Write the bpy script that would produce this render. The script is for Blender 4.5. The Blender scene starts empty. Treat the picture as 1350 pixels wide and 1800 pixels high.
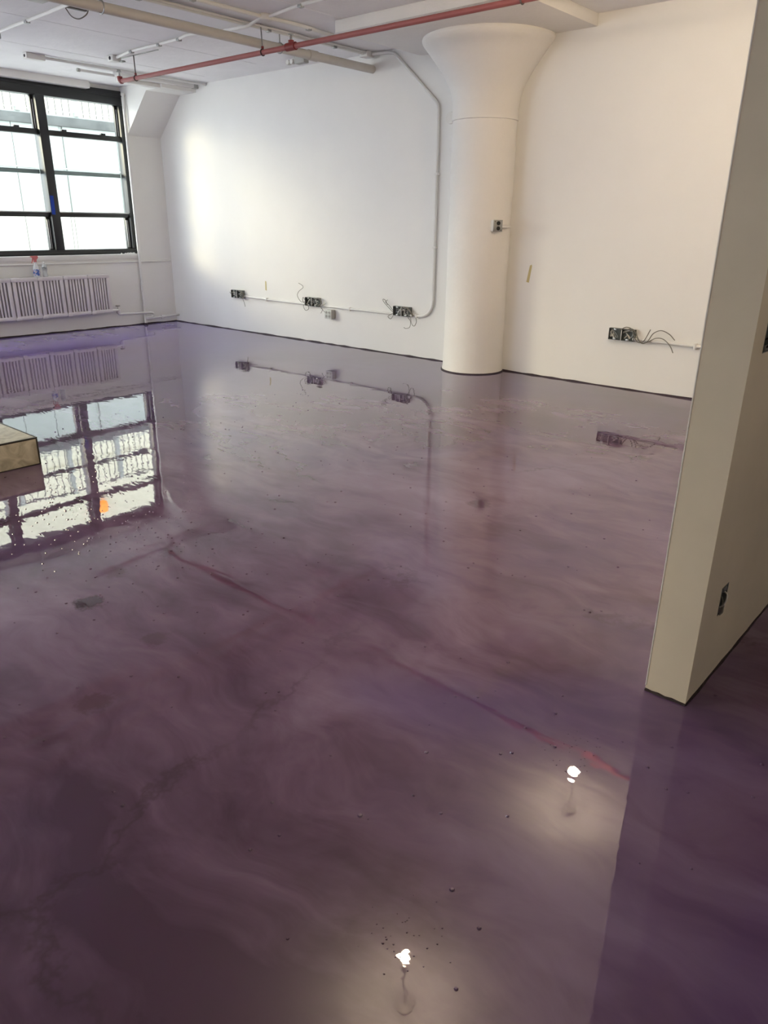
import bpy, bmesh, math, random
from mathutils import Vector, Matrix

random.seed(7)
scene = bpy.context.scene
COL = scene.collection

# ------------------------------------------------------------------ camera
cam_data = bpy.data.cameras.new('camera')
cam_data.sensor_fit = 'VERTICAL'
cam_data.sensor_height = 36.0
cam_data.sensor_width = 27.0
cam_data.lens = 26.0
cam_data.clip_start = 0.05
cam = bpy.data.objects.new('camera', cam_data)
COL.objects.link(cam)
R_, U_, F_ = (0.7531, 0.6578, 0.0100), (-0.2465, 0.2680, 0.9314), (-0.6100, 0.7039, -0.3640)
cam.matrix_world = Matrix(((R_[0], U_[0], -F_[0], 10.6793),
                           (R_[1], U_[1], -F_[1], -7.0084),
                           (R_[2], U_[2], -F_[2], 1.5),
                           (0, 0, 0, 1)))
scene.camera = cam

# ------------------------------------------------------------------ sky
world = bpy.data.worlds.new('daylight')
scene.world = world
world.use_nodes = True
bg = world.node_tree.nodes['Background']
bg.inputs['Color'].default_value = (0.86, 0.92, 0.985, 1)
bg.inputs['Strength'].default_value = 7.7

# ------------------------------------------------------------------ low warm sun
sun_data = bpy.data.lights.new('sun', 'SUN')
sun_data.energy = 2.4
sun_data.angle = math.radians(16)
sun_data.color = (1.0, 0.84, 0.52)
sun = bpy.data.objects.new('sun', sun_data)
COL.objects.link(sun)
sun.rotation_euler = Vector((1.0, 1.05, -0.33)).to_track_quat('-Z', 'Y').to_euler()

# ------------------------------------------------------------------ exposure
scene.view_settings.view_transform = 'Standard'
scene.view_settings.look = 'None'
scene.view_settings.gamma = 1.0
scene.view_settings.use_curve_mapping = False
scene.view_settings.exposure = 0.0
BULB_STRENGTH = 640.0

# ================================================================== helpers
def tag(o, label=None, cat=None, group=None, kind=None):
    if label: o['label'] = label
    if cat: o['category'] = cat
    if group: o['group'] = group
    if kind: o['kind'] = kind
    return o

def thing(name, label, cat, loc=(0, 0, 0), group=None, kind=None, rot=(0, 0, 0)):
    o = bpy.data.objects.new(name, None)
    o.empty_display_size = 0.05
    COL.objects.link(o)
    o.location = loc
    o.rotation_euler = rot
    return tag(o, label, cat, group, kind)

class MB:
    """collects shapes and links them as one mesh object"""
    def __init__(s):
        s.v = []; s.f = []
    def add(s, vs, fs):
        b = len(s.v)
        s.v += [tuple(v) for v in vs]
        s.f += [tuple(i + b for i in f) for f in fs]
        return s
    def box(s, x0, x1, y0, y1, z0, z1):
        vs = [(x0, y0, z0), (x1, y0, z0), (x1, y1, z0), (x0, y1, z0), (x0, y0, z1), (x1, y0, z1), (x1, y1, z1), (x0, y1, z1)]
        return s.add(vs, [(0, 3, 2, 1), (4, 5, 6, 7), (0, 1, 5, 4), (1, 2, 6, 5), (2, 3, 7, 6), (3, 0, 4, 7)])
    def cbox(s, x0, x1, y0, y1, z0, z1, c=0.004):
        """box with chamfered edges"""
        bm = bmesh.new()
        bmesh.ops.create_cube(bm, size=1)
        for v in bm.verts:
            v.co = Vector(((x0 + x1) / 2 + v.co.x * (x1 - x0), (y0 + y1) / 2 + v.co.y * (y1 - y0), (z0 + z1) / 2 + v.co.z * (z1 - z0)))
        bmesh.ops.bevel(bm, geom=list(bm.edges), offset=c, segments=2, profile=0.5, affect='EDGES')
        bm.verts.index_update()
        s.add([v.co[:] for v in bm.verts], [[v.index for v in f.verts] for f in bm.faces])
        bm.free()
        return s
    def tube(s, pts, r, n=10, caps=True):
        pts = [Vector(p) for p in pts]
        m = len(pts)
        rs = r if isinstance(r, (list, tuple)) else [r] * m
        T = []
        for i in range(m):
            a = pts[max(0, i - 1)]; b = pts[min(m - 1, i + 1)]
            T.append((b - a).normalized())
        ref = Vector((0, 0, 1)) if abs(T[0].z) < 0.9 else Vector((1, 0, 0))
        nrm = T[0].cross(ref).normalized()
        vs = []
        for i in range(m):
            if i:
                nrm = (nrm - T[i] * nrm.dot(T[i]))
                if nrm.length < 1e-6: nrm = T[i].orthogonal()
                nrm.normalize()
            bi = T[i].cross(nrm)
            for k in range(n):
                a = 2 * math.pi * k / n
                vs.append(pts[i] + (nrm * math.cos(a) + bi * math.sin(a)) * rs[i])
        fs = [(i * n + k, i * n + (k + 1) % n, (i + 1) * n + (k + 1) % n, (i + 1) * n + k) for i in range(m - 1) for k in range(n)]
        if caps:
            fs.append(tuple(reversed(range(n)))); fs.append(tuple((m - 1) * n + k for k in range(n)))
        return s.add(vs, fs)
    def lathe(s, prof, n=24, c=(0, 0, 0), axis='Z'):
        """prof: list of (r, h)"""
        vs = []
        for rr, h in prof:
            for k in range(n):
                a = 2 * math.pi * k / n
                p = (rr * math.cos(a), rr * math.sin(a), h)
                if axis == 'X': p = (p[2], p[0], p[1])
                if axis == 'Y': p = (p[1], p[2], p[0])
                vs.append((p[0] + c[0], p[1] + c[1], p[2] + c[2]))
        m = len(prof)
        fs = [(i * n + k, i * n + (k + 1) % n, (i + 1) * n + (k + 1) % n, (i + 1) * n + k) for i in range(m - 1) for k in range(n)]
        fs.append(tuple(reversed(range(n)))); fs.append(tuple((m - 1) * n + k for k in range(n)))
        return s.add(vs, fs)
    def prism(s, poly, lo, hi, axis='Y'):
        """poly in the plane across axis: Y -> (x, z), X -> (y, z), Z -> (x, y)"""
        n = len(poly)
        def P(p, h):
            return {'Y': (p[0], h, p[1]), 'X': (h, p[0], p[1]), 'Z': (p[0], p[1], h)}[axis]
        vs = [P(p, lo) for p in poly] + [P(p, hi) for p in poly]
        fs = [tuple(range(n)), tuple(reversed(range(n, 2 * n)))] + [(i, (i + 1) % n, n + (i + 1) % n, n + i) for i in range(n)]
        return s.add(vs, fs)
    def mesh(s, name, smooth=True):
        me = bpy.data.meshes.new(name)
        me.from_pydata(s.v, [], s.f)
        bm = bmesh.new(); bm.from_mesh(me)
        bmesh.ops.recalc_face_normals(bm, faces=list(bm.faces))
        bm.to_mesh(me); bm.free()
        if smooth:
            me.polygons.foreach_set('use_smooth', [True] * len(me.polygons))
            me.set_sharp_from_angle(angle=math.radians(38))
        me.update()
        return me
    def build(s, name, mat, parent=None, loc=None, smooth=True):
        me = s.mesh(name, smooth)
        if mat: me.materials.append(mat)
        o = bpy.data.objects.new(name, me)
        COL.objects.link(o)
        if parent:
            o.parent = parent
            if loc is None:                       # geometry given in world space
                o.matrix_parent_inverse = (Matrix.LocRotScale(parent.location, parent.rotation_euler, None)).inverted() if parent.parent is None else \
                    (Matrix.LocRotScale(parent.parent.location, parent.parent.rotation_euler, None) @ parent.matrix_parent_inverse @ Matrix.LocRotScale(parent.location, parent.rotation_euler, None)).inverted()
            else:
                o.location = loc
        elif loc is not None:
            o.location = loc
        return o

def arc(c, r, a0, a1, ax='XZ', n=8):
    out = []
    for i in range(n + 1):
        a = math.radians(a0 + (a1 - a0) * i / n)
        u, v = r * math.cos(a), r * math.sin(a)
        out.append({'XZ': (c[0] + u, c[1], c[2] + v), 'YZ': (c[0], c[1] + u, c[2] + v), 'XY': (c[0] + u, c[1] + v, c[2])}[ax])
    return out

def spline(ctrl, n=6):
    """Catmull-Rom through control points"""
    P = [Vector(p) for p in ctrl]
    P = [P[0] * 2 - P[1]] + P + [P[-1] * 2 - P[-2]]
    out = []
    for i in range(1, len(P) - 2):
        a, b, c, d = P[i - 1:i + 3]
        for k in range(n):
            t = k / n
            out.append(0.5 * ((2 * b) + (c - a) * t + (2 * a - 5 * b + 4 * c - d) * t * t + (3 * b - a - 3 * c + d) * t ** 3))
    out.append(P[-2])
    return out

# ================================================================== materials
def new_mat(name):
    m = bpy.data.materials.new(name); m.use_nodes = True
    nt = m.node_tree
    return m, nt, nt.nodes['Principled BSDF']

def N(nt, t, **kw):
    n = nt.nodes.new(t)
    for k, v in kw.items():
        if k in n.inputs: n.inputs[k].default_value = v
        else: setattr(n, k, v)
    return n

def paint(name, col, rough=0.6, var=0.05, bump=0.15, scale=18.0, spec=0.35, metal=0.0, dist=0.01, blot=None):
    m, nt, b = new_mat(name)
    L = nt.links.new
    tc = N(nt, 'ShaderNodeNewGeometry')
    n1 = N(nt, 'ShaderNodeTexNoise', Scale=2.3, Detail=5.0, Roughness=0.6)
    n2 = N(nt, 'ShaderNodeTexNoise', Scale=scale, Detail=6.0, Roughness=0.65)
    L(tc.outputs['Position'], n1.inputs['Vector']); L(tc.outputs['Position'], n2.inputs['Vector'])
    ramp = N(nt, 'ShaderNodeValToRGB')
    ramp.color_ramp.elements[0].position = 0.3; ramp.color_ramp.elements[1].position = 0.7
    dk = blot if blot else [c * (1 - 2 * var) for c in col]
    ramp.color_ramp.elements[0].color = (*dk, 1)
    ramp.color_ramp.elements[1].color = (*col, 1)
    L(n1.outputs['Fac'], ramp.inputs['Fac']); L(ramp.outputs['Color'], b.inputs['Base Color'])
    if bump:
        bp = N(nt, 'ShaderNodeBump', Strength=bump, Distance=dist)
        L(n2.outputs['Fac'], bp.inputs['Height']); L(bp.outputs['Normal'], b.inputs['Normal'])
    b.inputs['Roughness'].default_value = rough
    b.inputs['Specular IOR Level'].default_value = spec
    b.inputs['Metallic'].default_value = metal
    return m

M = {}
M['wall'] = paint('white_wall_paint', (0.85, 0.84, 0.82), 0.55, 0.012, 0.10, 5.0, 0.3)
M['plaster'] = paint('white_column_plaster', (0.84, 0.82, 0.79), 0.6, 0.02, 0.5, 14.0, 0.3, dist=0.012)
M['partition'] = paint('offwhite_partition_paint', (0.70, 0.635, 0.52), 0.6, 0.05, 0.10, 6.0, 0.3)
M['ceiling'] = paint('white_ceiling_paint', (0.91, 0.90, 0.915), 0.7, 0.03, 0.5, 3.0, 0.25, dist=0.02)
M['white'] = paint('white_enamel', (0.80, 0.79, 0.77), 0.4, 0.03, 0.1, 40.0)
M['radiator'] = paint('radiator_enamel', (0.72, 0.68, 0.69), 0.4, 0.03, 0.12, 40.0)
M['beige_pipe'] = paint('beige_pipe_paint', (0.61, 0.585, 0.55), 0.45, 0.06, 0.15, 30.0)
M['red'] = paint('red_pipe_paint', (0.36, 0.115, 0.11), 0.45, 0.08, 0.15, 30.0)
M['dark_red'] = paint('dark_red_fitting', (0.22, 0.03, 0.03), 0.45, 0.08, 0.1, 30.0)
M['steel'] = paint('galvanised_steel', (0.42, 0.43, 0.43), 0.35, 0.15, 0.1, 40.0, 0.5, 0.8)
M['dark_metal'] = paint('dark_hanger_steel', (0.10, 0.085, 0.085), 0.5, 0.1, 0.1, 40.0, 0.4, 0.5)
M['box_grey'] = paint('box_grey', (0.16, 0.18, 0.18), 0.5, 0.2, 0.3, 60.0, 0.4, 0.2)
M['frame'] = paint('black_window_frame', (0.018, 0.020, 0.022), 0.35, 0.1, 0.05, 30.0, 0.5)
M['storm'] = paint('storm_rail_grey', (0.12, 0.155, 0.16), 0.4, 0.05, 0.05, 30.0)
M['alu'] = paint('aluminium_track', (0.55, 0.56, 0.56), 0.35, 0.05, 0.05, 30.0, 0.5, 0.3)
M['black'] = paint('black_plastic', (0.008, 0.008, 0.009), 0.4, 0.1, 0.0)
M['wire'] = paint('grey_wire', (0.20, 0.19, 0.165), 0.5, 0.1, 0.0)
M['wire_white'] = paint('white_wire', (0.65, 0.63, 0.58), 0.5, 0.1, 0.0)
M['tape'] = paint('masking_tape', (0.62, 0.53, 0.27), 0.7, 0.05, 0.2, 80.0)
M['blue_tape'] = paint('blue_tape', (0.012, 0.06, 0.42), 0.6, 0.05, 0.1, 80.0)
M['seam'] = paint('dark_floor_seam', (0.045, 0.028, 0.035), 0.6, 0.3, 0.6, 30.0)
M['socket_face'] = paint('socket_face', (0.62, 0.64, 0.62), 0.4, 0.03, 0.0)
M['socket_side'] = paint('socket_box_grey', (0.45, 0.45, 0.43), 0.5, 0.05, 0.1, 40.0)
M['ext_panel'] = paint('courtyard_render', (0.275, 0.297, 0.28), 0.8, 0.02, 0.2, 8.0)
M['ext_base'] = paint('courtyard_base', (0.34, 0.342, 0.305), 0.8, 0.06, 0.3, 6.0)
M['coping'] = paint('speckled_coping', (0.085, 0.09, 0.088), 0.8, 0.25, 0.4, 25.0)
M['picket'] = paint('railing_grey', (0.10, 0.10, 0.094), 0.6, 0.1, 0.0)
M['facade'] = paint('cream_facade', (0.74, 0.70, 0.55), 0.8, 0.03, 0.2, 6.0)
M['ground'] = paint('courtyard_ground', (0.82, 0.80, 0.76), 0.8, 0.1, 0.2, 6.0)
M['platform_trim'] = paint('dark_bronze_trim', (0.022, 0.018, 0.013), 0.35, 0.1, 0.05, 30.0, 0.5)

def emit(name, col, s):
    m, nt, b = new_mat(name)
    b.inputs['Base Color'].default_value = (*col, 1)
    b.inputs['Emission Color'].default_value = (*col, 1)
    b.inputs['Emission Strength'].default_value = s
    return m
M['bulb'] = emit('lit_bulb', (1.0, 0.80, 0.55), BULB_STRENGTH)
M['fill_bulb'] = emit('added_fill_bulb', (1.0, 0.80, 0.55), BULB_STRENGTH * 0.42)  # weaker bulb, added to brighten the partition side
M['orange_lamp'] = emit('orange_lamp_glow', (1.0, 0.28, 0.015), 2.5)

def glass():
    m, nt, b = new_mat('window_glass')
    nt.nodes.remove(b)
    out = nt.nodes['Material Output']
    tr = N(nt, 'ShaderNodeBsdfTransparent', Color=(0.955, 0.98, 0.965, 1))
    gl = N(nt, 'ShaderNodeBsdfGlossy', Color=(1, 1, 1, 1), Roughness=0.02)
    lw = N(nt, 'ShaderNodeLayerWeight', Blend=0.5)
    pw = N(nt, 'ShaderNodeMath', operation='POWER'); nt.links.new(lw.outputs['Facing'], pw.inputs[0]); pw.inputs[1].default_value = 5.0
    fr = N(nt, 'ShaderNodeMath', operation='MULTIPLY_ADD'); nt.links.new(pw.outputs[0], fr.inputs[0]); fr.inputs[1].default_value = 0.9; fr.inputs[2].default_value = 0.035
    mx = N(nt, 'ShaderNodeMixShader')
    nt.links.new(fr.outputs[0], mx.inputs[0]); nt.links.new(tr.outputs[0], mx.inputs[1]); nt.links.new(gl.outputs[0], mx.inputs[2])
    nt.links.new(mx.outputs[0], out.inputs['Surface'])
    return m
M['glass'] = glass()

def clear_plastic(name, col, alpha):
    m, nt, b = new_mat(name)
    b.inputs['Base Color'].default_value = (*col, 1)
    b.inputs['Roughness'].default_value = 0.15
    b.inputs['Alpha'].default_value = alpha
    return m
M['clear'] = clear_plastic('clear_plastic', (0.80, 0.85, 0.86), 0.45)
M['bottle_white'] = clear_plastic('translucent_white_plastic', (0.85, 0.87, 0.88), 0.75)
M['trigger'] = paint('red_trigger_plastic', (0.60, 0.16, 0.16), 0.35, 0.05, 0.0)

def label_mat(name, ground, marks, zs):
    m, nt, b = new_mat(name)
    tc = N(nt, 'ShaderNodeNewGeometry')
    n = N(nt, 'ShaderNodeTexNoise', Scale=zs, Detail=2.0)
    nt.links.new(tc.outputs['Position'], n.inputs['Vector'])
    r = N(nt, 'ShaderNodeValToRGB')
    r.color_ramp.interpolation = 'CONSTANT'
    r.color_ramp.elements[0].color = (*ground, 1); r.color_ramp.elements[1].color = (*marks[0], 1)
    r.color_ramp.elements[1].position = 0.5
    if len(marks) > 1:
        e = r.color_ramp.elements.new(0.60); e.color = (*marks[1], 1)
    nt.links.new(n.outputs['Fac'], r.inputs['Fac']); nt.links.new(r.outputs['Color'], b.inputs['Base Color'])
    b.inputs['Roughness'].default_value = 0.4
    return m
M['blue_label'] = label_mat('blue_bottle_label', (0.05, 0.11, 0.38), [(0.60, 0.64, 0.74), (0.48, 0.12, 0.22)], 42.0)
M['grey_label'] = label_mat('grey_bottle_label', (0.12, 0.13, 0.13), [(0.35, 0.37, 0.36)], 60.0)

def platform_stone():
    m, nt, b = new_mat('cream_marble_vinyl')
    L = nt.links.new
    g = N(nt, 'ShaderNodeNewGeometry')
    w = N(nt, 'ShaderNodeTexNoise', Scale=7.0, Detail=4.0, Distortion=2.2)
    L(g.outputs['Position'], w.inputs['Vector'])
    r = N(nt, 'ShaderNodeValToRGB')
    r.color_ramp.elements[0].position = 0.35; r.color_ramp.elements[1].position = 0.62
    r.color_ramp.elements[0].color = (0.36, 0.33, 0.25, 1); r.color_ramp.elements[1].color = (0.56, 0.53, 0.42, 1)
    L(w.outputs['Fac'], r.inputs['Fac']); L(r.outputs['Color'], b.inputs['Base Color'])
    b.inputs['Roughness'].default_value = 0.3
    bp = N(nt, 'ShaderNodeBump', Strength=0.35, Distance=0.01)
    L(w.outputs['Fac'], bp.inputs['Height']); L(bp.outputs['Normal'], b.inputs['Normal'])
    return m
M['stone'] = platform_stone()

def floor_mat():
    m, nt, b = new_mat('purple_metallic_epoxy')
    L = nt.links.new
    g = N(nt, 'ShaderNodeNewGeometry')
    pos = g.outputs['Position']
    def noise(scale, detail=4.0, rough=0.55, distort=0.0, vec=pos, sc=(1, 1, 1), rot=0.0):
        mp = N(nt, 'ShaderNodeMapping'); mp.inputs['Scale'].default_value = sc; mp.inputs['Rotation'].default_value = (0, 0, rot)
        L(vec, mp.inputs['Vector'])
        n = N(nt, 'ShaderNodeTexNoise', Scale=scale, Detail=detail, Roughness=rough, Distortion=distort)
        L(mp.outputs[0], n.inputs['Vector'])
        return n
    def math_(op, a, bb, clamp=False):
        n = N(nt, 'ShaderNodeMath', operation=op); n.use_clamp = clamp
        for i, v in enumerate((a, bb)):
            if hasattr(v, 'is_output'): L(v, n.inputs[i])
            else: n.inputs[i].default_value = v
        return n.outputs[0]
    # swirled pigment: broad clouds, drawn-out streaks, fine wisps
    warp = noise(1.1, 3.0)
    add = N(nt, 'ShaderNodeMixRGB', blend_type='ADD'); add.inputs[0].default_value = 0.55
    L(pos, add.inputs[1]); L(warp.outputs['Color'], add.inputs[2])
    wv = add.outputs[0]
    clouds = noise(0.9, 5.0, 0.55, 0.4, wv)
    streak = noise(1.7, 5.0, 0.55, 0.7, wv, (0.6, 1.7, 1), 0.75)
    wisp = noise(4.0, 5.0, 0.6, 0.9, wv, (0.6, 1.7, 1), 0.6)
    s = math_('ADD', math_('MULTIPLY', clouds.outputs['Fac'], 0.42), math_('MULTIPLY', streak.outputs['Fac'], 0.38))
    s = math_('ADD', s, math_('MULTIPLY', wisp.outputs['Fac'], 0.20))
    r = N(nt, 'ShaderNodeValToRGB')
    cr = r.color_ramp
    cr.elements[0].position = 0.39; cr.elements[0].color = (0.058, 0.024, 0.057, 1)
    cr.elements[1].position = 0.63; cr.elements[1].color = (0.190, 0.128, 0.210, 1)
    e = cr.elements.new(0.50); e.color = (0.116, 0.063, 0.120, 1)
    L(s, r.inputs['Fac'])
    col = r.outputs['Color']
    # cooler violet drifts
    drift = noise(0.5, 2.0, 0.5, 0.5, wv)
    dr = N(nt, 'ShaderNodeValToRGB'); dr.color_ramp.elements[0].position = 0.48; dr.color_ramp.elements[1].position = 0.68
    L(drift.outputs['Fac'], dr.inputs['Fac'])
    mx = N(nt, 'ShaderNodeMixRGB', blend_type='MIX'); L(math_('MULTIPLY', dr.outputs['Color'], 0.55), mx.inputs[0]); L(col, mx.inputs[1]); mx.inputs[2].default_value = (0.095, 0.062, 0.19, 1)
    col = mx.outputs[0]
    # blue skylight along the window wall, painted into the floor colour
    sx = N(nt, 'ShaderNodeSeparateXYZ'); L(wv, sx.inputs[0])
    sky_tint = math_('MULTIPLY', math_('SUBTRACT', 3.6, math_('ADD', sx.outputs[0], math_('MULTIPLY', streak.outputs['Fac'], 2.4))), 0.5, True)
    mv = N(nt, 'ShaderNodeMixRGB', blend_type='MIX'); L(sky_tint, mv.inputs[0]); L(col, mv.inputs[1]); mv.inputs[2].default_value = (0.27, 0.20, 0.55, 1)
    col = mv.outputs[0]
    # hairline cracks showing through the coating
    vz = N(nt, 'ShaderNodeTexVoronoi', Scale=0.42); vz.feature = 'DISTANCE_TO_EDGE'
    cw = noise(2.6, 5.0, 0.7)
    ca = N(nt, 'ShaderNodeMixRGB', blend_type='ADD'); ca.inputs[0].default_value = 0.55
    L(pos, ca.inputs[1]); L(cw.outputs['Color'], ca.inputs[2]); L(ca.outputs[0], vz.inputs['Vector'])
    line = math_('SUBTRACT', 1.0, math_('MULTIPLY', vz.outputs['Distance'], 90.0), True)
    brk = noise(1.3, 2.0)
    br = N(nt, 'ShaderNodeValToRGB'); br.color_ramp.elements[0].position = 0.46; br.color_ramp.elements[1].position = 0.60
    L(brk.outputs['Fac'], br.inputs['Fac'])
    lf = math_('MULTIPLY', math_('MULTIPLY', line, br.outputs['Color']), 0.45)
    mx2 = N(nt, 'ShaderNodeMixRGB', blend_type='MIX'); L(lf, mx2.inputs[0]); L(col, mx2.inputs[1]); mx2.inputs[2].default_value = (0.03, 0.012, 0.02, 1)
    col = mx2.outputs[0]
    # smudges trapped in the resin
    blob_w = noise(14.0, 4.0, 0.7)
    for (x, y, rad, c, k) in ((7.94, -5.74, 0.075, (0.03, 0.012, 0.025), 0.85), (8.40, -5.71, 0.065, (0.05, 0.022, 0.04), 0.55),
                              (7.76, -5.21, 0.07, (0.04, 0.015, 0.03), 0.5), (7.77, -5.51, 0.06, (0.05, 0.02, 0.035), 0.45),
                              (8.48, -3.63, 0.08, (0.05, 0.022, 0.04), 0.5), 
                              
                              (8.60, -6.08, 0.07, (0.05, 0.02, 0.035), 0.5)):
        d = N(nt, 'ShaderNodeVectorMath', operation='DISTANCE'); L(pos, d.inputs[0]); d.inputs[1].default_value = (x, y, 0)
        dd = math_('ADD', d.outputs['Value'], math_('MULTIPLY', math_('SUBTRACT', blob_w.outputs['Fac'], 0.5), 0.16))
        f = math_('MULTIPLY', math_('MULTIPLY', math_('SUBTRACT', rad, dd), 35.0, True), k)
        f = math_('MAXIMUM', f, 0.0)
        q = N(nt, 'ShaderNodeMixRGB', blend_type='MIX'); L(f, q.inputs[0]); L(col, q.inputs[1]); q.inputs[2].default_value = (*c, 1)
        col = q.outputs[0]
    L(col, b.inputs['Base Color'])
    b.inputs['Specular IOR Level'].default_value = 0.012
    b.inputs['Roughness'].default_value = 0.42                      # pigment flakes give a soft sheen
    b.inputs['IOR'].default_value = 1.45
    b.inputs['Coat Weight'].default_value = 1.0                     # clear glassy top coat
    b.inputs['Coat Roughness'].default_value = 0.012
    b.inputs['Coat IOR'].default_value = 1.6
    b.inputs['Metallic'].default_value = 0.0
    # relief of the poured coat: slow waves plus ridges along the streaks, turned into a normal by finite differences
    EPS, AMP = 0.012, 0.0016
    def height(dx, dy):
        o = N(nt, 'ShaderNodeVectorMath', operation='ADD'); L(pos, o.inputs[0]); o.inputs[1].default_value = (dx, dy, 0)
        a = noise(1.5, 2.0, 0.5, 0.5, o.outputs[0])
        c = noise(5.5, 4.0, 0.55, 1.0, o.outputs[0], (0.6, 1.6, 1), 0.75)
        return math_('ADD', a.outputs['Fac'], math_('MULTIPLY', c.outputs['Fac'], 0.30))
    h0, hx, hy = height(0, 0), height(EPS, 0), height(0, EPS)
    cx = N(nt, 'ShaderNodeCombineXYZ')
    L(math_('MULTIPLY', math_('SUBTRACT', h0, hx), AMP / EPS), cx.inputs[0])
    L(math_('MULTIPLY', math_('SUBTRACT', h0, hy), AMP / EPS), cx.inputs[1])
    ad = N(nt, 'ShaderNodeVectorMath', operation='ADD'); L(g.outputs['Normal'], ad.inputs[0]); L(cx.outputs[0], ad.inputs[1])
    nz = N(nt, 'ShaderNodeVectorMath', operation='NORMALIZE'); L(ad.outputs[0], nz.inputs[0])
    L(nz.outputs[0], b.inputs['Normal']); L(nz.outputs[0], b.inputs['Coat Normal'])
    return m
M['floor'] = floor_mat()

# ================================================================== the room shell
CEIL = 3.24
X_WALL = 0.15           # inner face of the window wall
Y_END = -10.5
X_END = 12.8
WIN = [(-0.53, -4.21), (-5.30, -8.98)]
WZ0, WZ1 = 1.03, 3.19

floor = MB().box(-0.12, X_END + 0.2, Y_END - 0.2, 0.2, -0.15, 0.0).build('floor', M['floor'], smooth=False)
tag(floor, 'glossy swirled purple metallic epoxy floor across the whole room', 'floor', kind='structure')

ceil = MB().box(-0.12, X_END + 0.2, Y_END - 0.2, 0.2, CEIL, CEIL + 0.2).build('ceiling', M['ceiling'], smooth=False)
tag(ceil, 'white painted concrete ceiling with board marks', 'ceiling', kind='structure')
random.seed(3)
for i in range(5):                                   # formwork joints left as shallow ridges
    x = 1.75 + i * 1.1 + random.uniform(-0.1, 0.1)
    MB().cbox(x, x + random.uniform(0.02, 0.04), -8.0 + random.uniform(0, 2), -0.002 - random.uniform(0, 0.5), CEIL - 0.0018, CEIL + 0.01, 0.0016).build('board_mark', M['ceiling'], ceil)

wb = MB().box(-0.12, X_END + 0.2, 0.0, 0.2, 0.0, CEIL).build('wall_back', M['wall'], smooth=False)
tag(wb, 'long white painted wall behind the round column', 'wall', kind='structure')

w = MB()
w.box(-0.12, X_WALL, Y_END, 0.0, 0.0, WZ0)                        # below the windows
w.box(-0.12, X_WALL, -0.53, 0.0, WZ0, CEIL)                       # corner pier
w.box(-0.12, X_WALL, -5.30, -4.21, WZ0, CEIL)
w.box(-0.12, X_WALL, Y_END, -8.98, WZ0, CEIL)
w.box(-0.12, -0.02, -0.53, 0.0, WZ1, CEIL)
w.box(-0.12, 0.04, -4.21, -0.53, WZ1, CEIL)                       # heads
w.box(-0.12, X_WALL, -8.98, -5.30, WZ1, CEIL)
wl = w.build('wall_left', M['wall'], smooth=False)
tag(wl, 'white window wall with the radiator below its sill', 'wall', kind='structure')
tag(MB().box(0.04, 0.19, -4.21, -1.06, 3.155, CEIL).build('trim_3', M['wall'], smooth=False), 'shallow white lintel above the radiator window', 'trim', kind='structure')      # stops short of the corner
# haunch that leans out of the corner pier up to the ceiling
hn = MB().prism([(X_WALL - 0.02, 2.60), (X_WALL, 2.63), (0.72, 3.145), (1.10, 3.145), (1.10, CEIL), (X_WALL - 0.02, CEIL)], -0.54, 0.0, 'Y').build('wall_haunch', M['wall'], smooth=False)
tag(hn, 'sloping white haunch in the corner above the window pier', 'wall', kind='structure')

wr = MB().box(X_END, X_END + 0.2, Y_END, 0.0, 0.0, CEIL).build('wall_right', M['wall'], smooth=False)
tag(wr, 'plain wall closing the room beyond the partition', 'wall', kind='structure')
FX0, FX1 = 0.60, 4.28                                            # opening for the added rear window
w = MB()
w.box(-0.12, X_END + 0.2, Y_END - 0.27, Y_END, 0.0, WZ0)
w.box(-0.12, FX0, Y_END - 0.27, Y_END, WZ0, CEIL)
w.box(FX1, X_END + 0.2, Y_END - 0.27, Y_END, WZ0, CEIL)
w.box(FX0, FX1, Y_END - 0.27, Y_END, WZ1, CEIL)
wf = w.build('wall_front', M['wall'], smooth=False)
tag(wf, 'plain wall behind the viewer', 'wall', kind='structure')

# partition stub with two cut-outs on its right face
PX0, PX1, PY0 = 9.947, 10.086, -4.77
holes = [(-4.592, -4.525, 0.268, 0.372), (-4.665, -4.575, 1.16, 1.29)]
p = MB()
p.box(PX0, PX1 - 0.05, PY0, 0.0, 0.0, CEIL)
ys = sorted({PY0, 0.0, *[h[0] for h in holes], *[h[1] for h in holes]})
zs = sorted({0.0, CEIL, *[h[2] for h in holes], *[h[3] for h in holes]})
for i in range(len(ys) - 1):
    for j in range(len(zs) - 1):
        cy, cz = (ys[i] + ys[i + 1]) / 2, (zs[j] + zs[j + 1]) / 2
        if any(h[0] < cy < h[1] and h[2] < cz < h[3] for h in holes): continue
        p.box(PX1 - 0.05, PX1, ys[i], ys[i + 1], zs[j], zs[j + 1])
part = p.build('wall_partition', M['partition'], smooth=False)
tag(part, 'off-white partition end standing at the right', 'wall', kind='structure')
MB().cbox(PX0 - 0.0015, PX0 + 0.003, PY0 - 0.0015, PY0 + 0.03, 0.02, CEIL, 0.001).build('corner_bead', M['white'], part)

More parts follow.
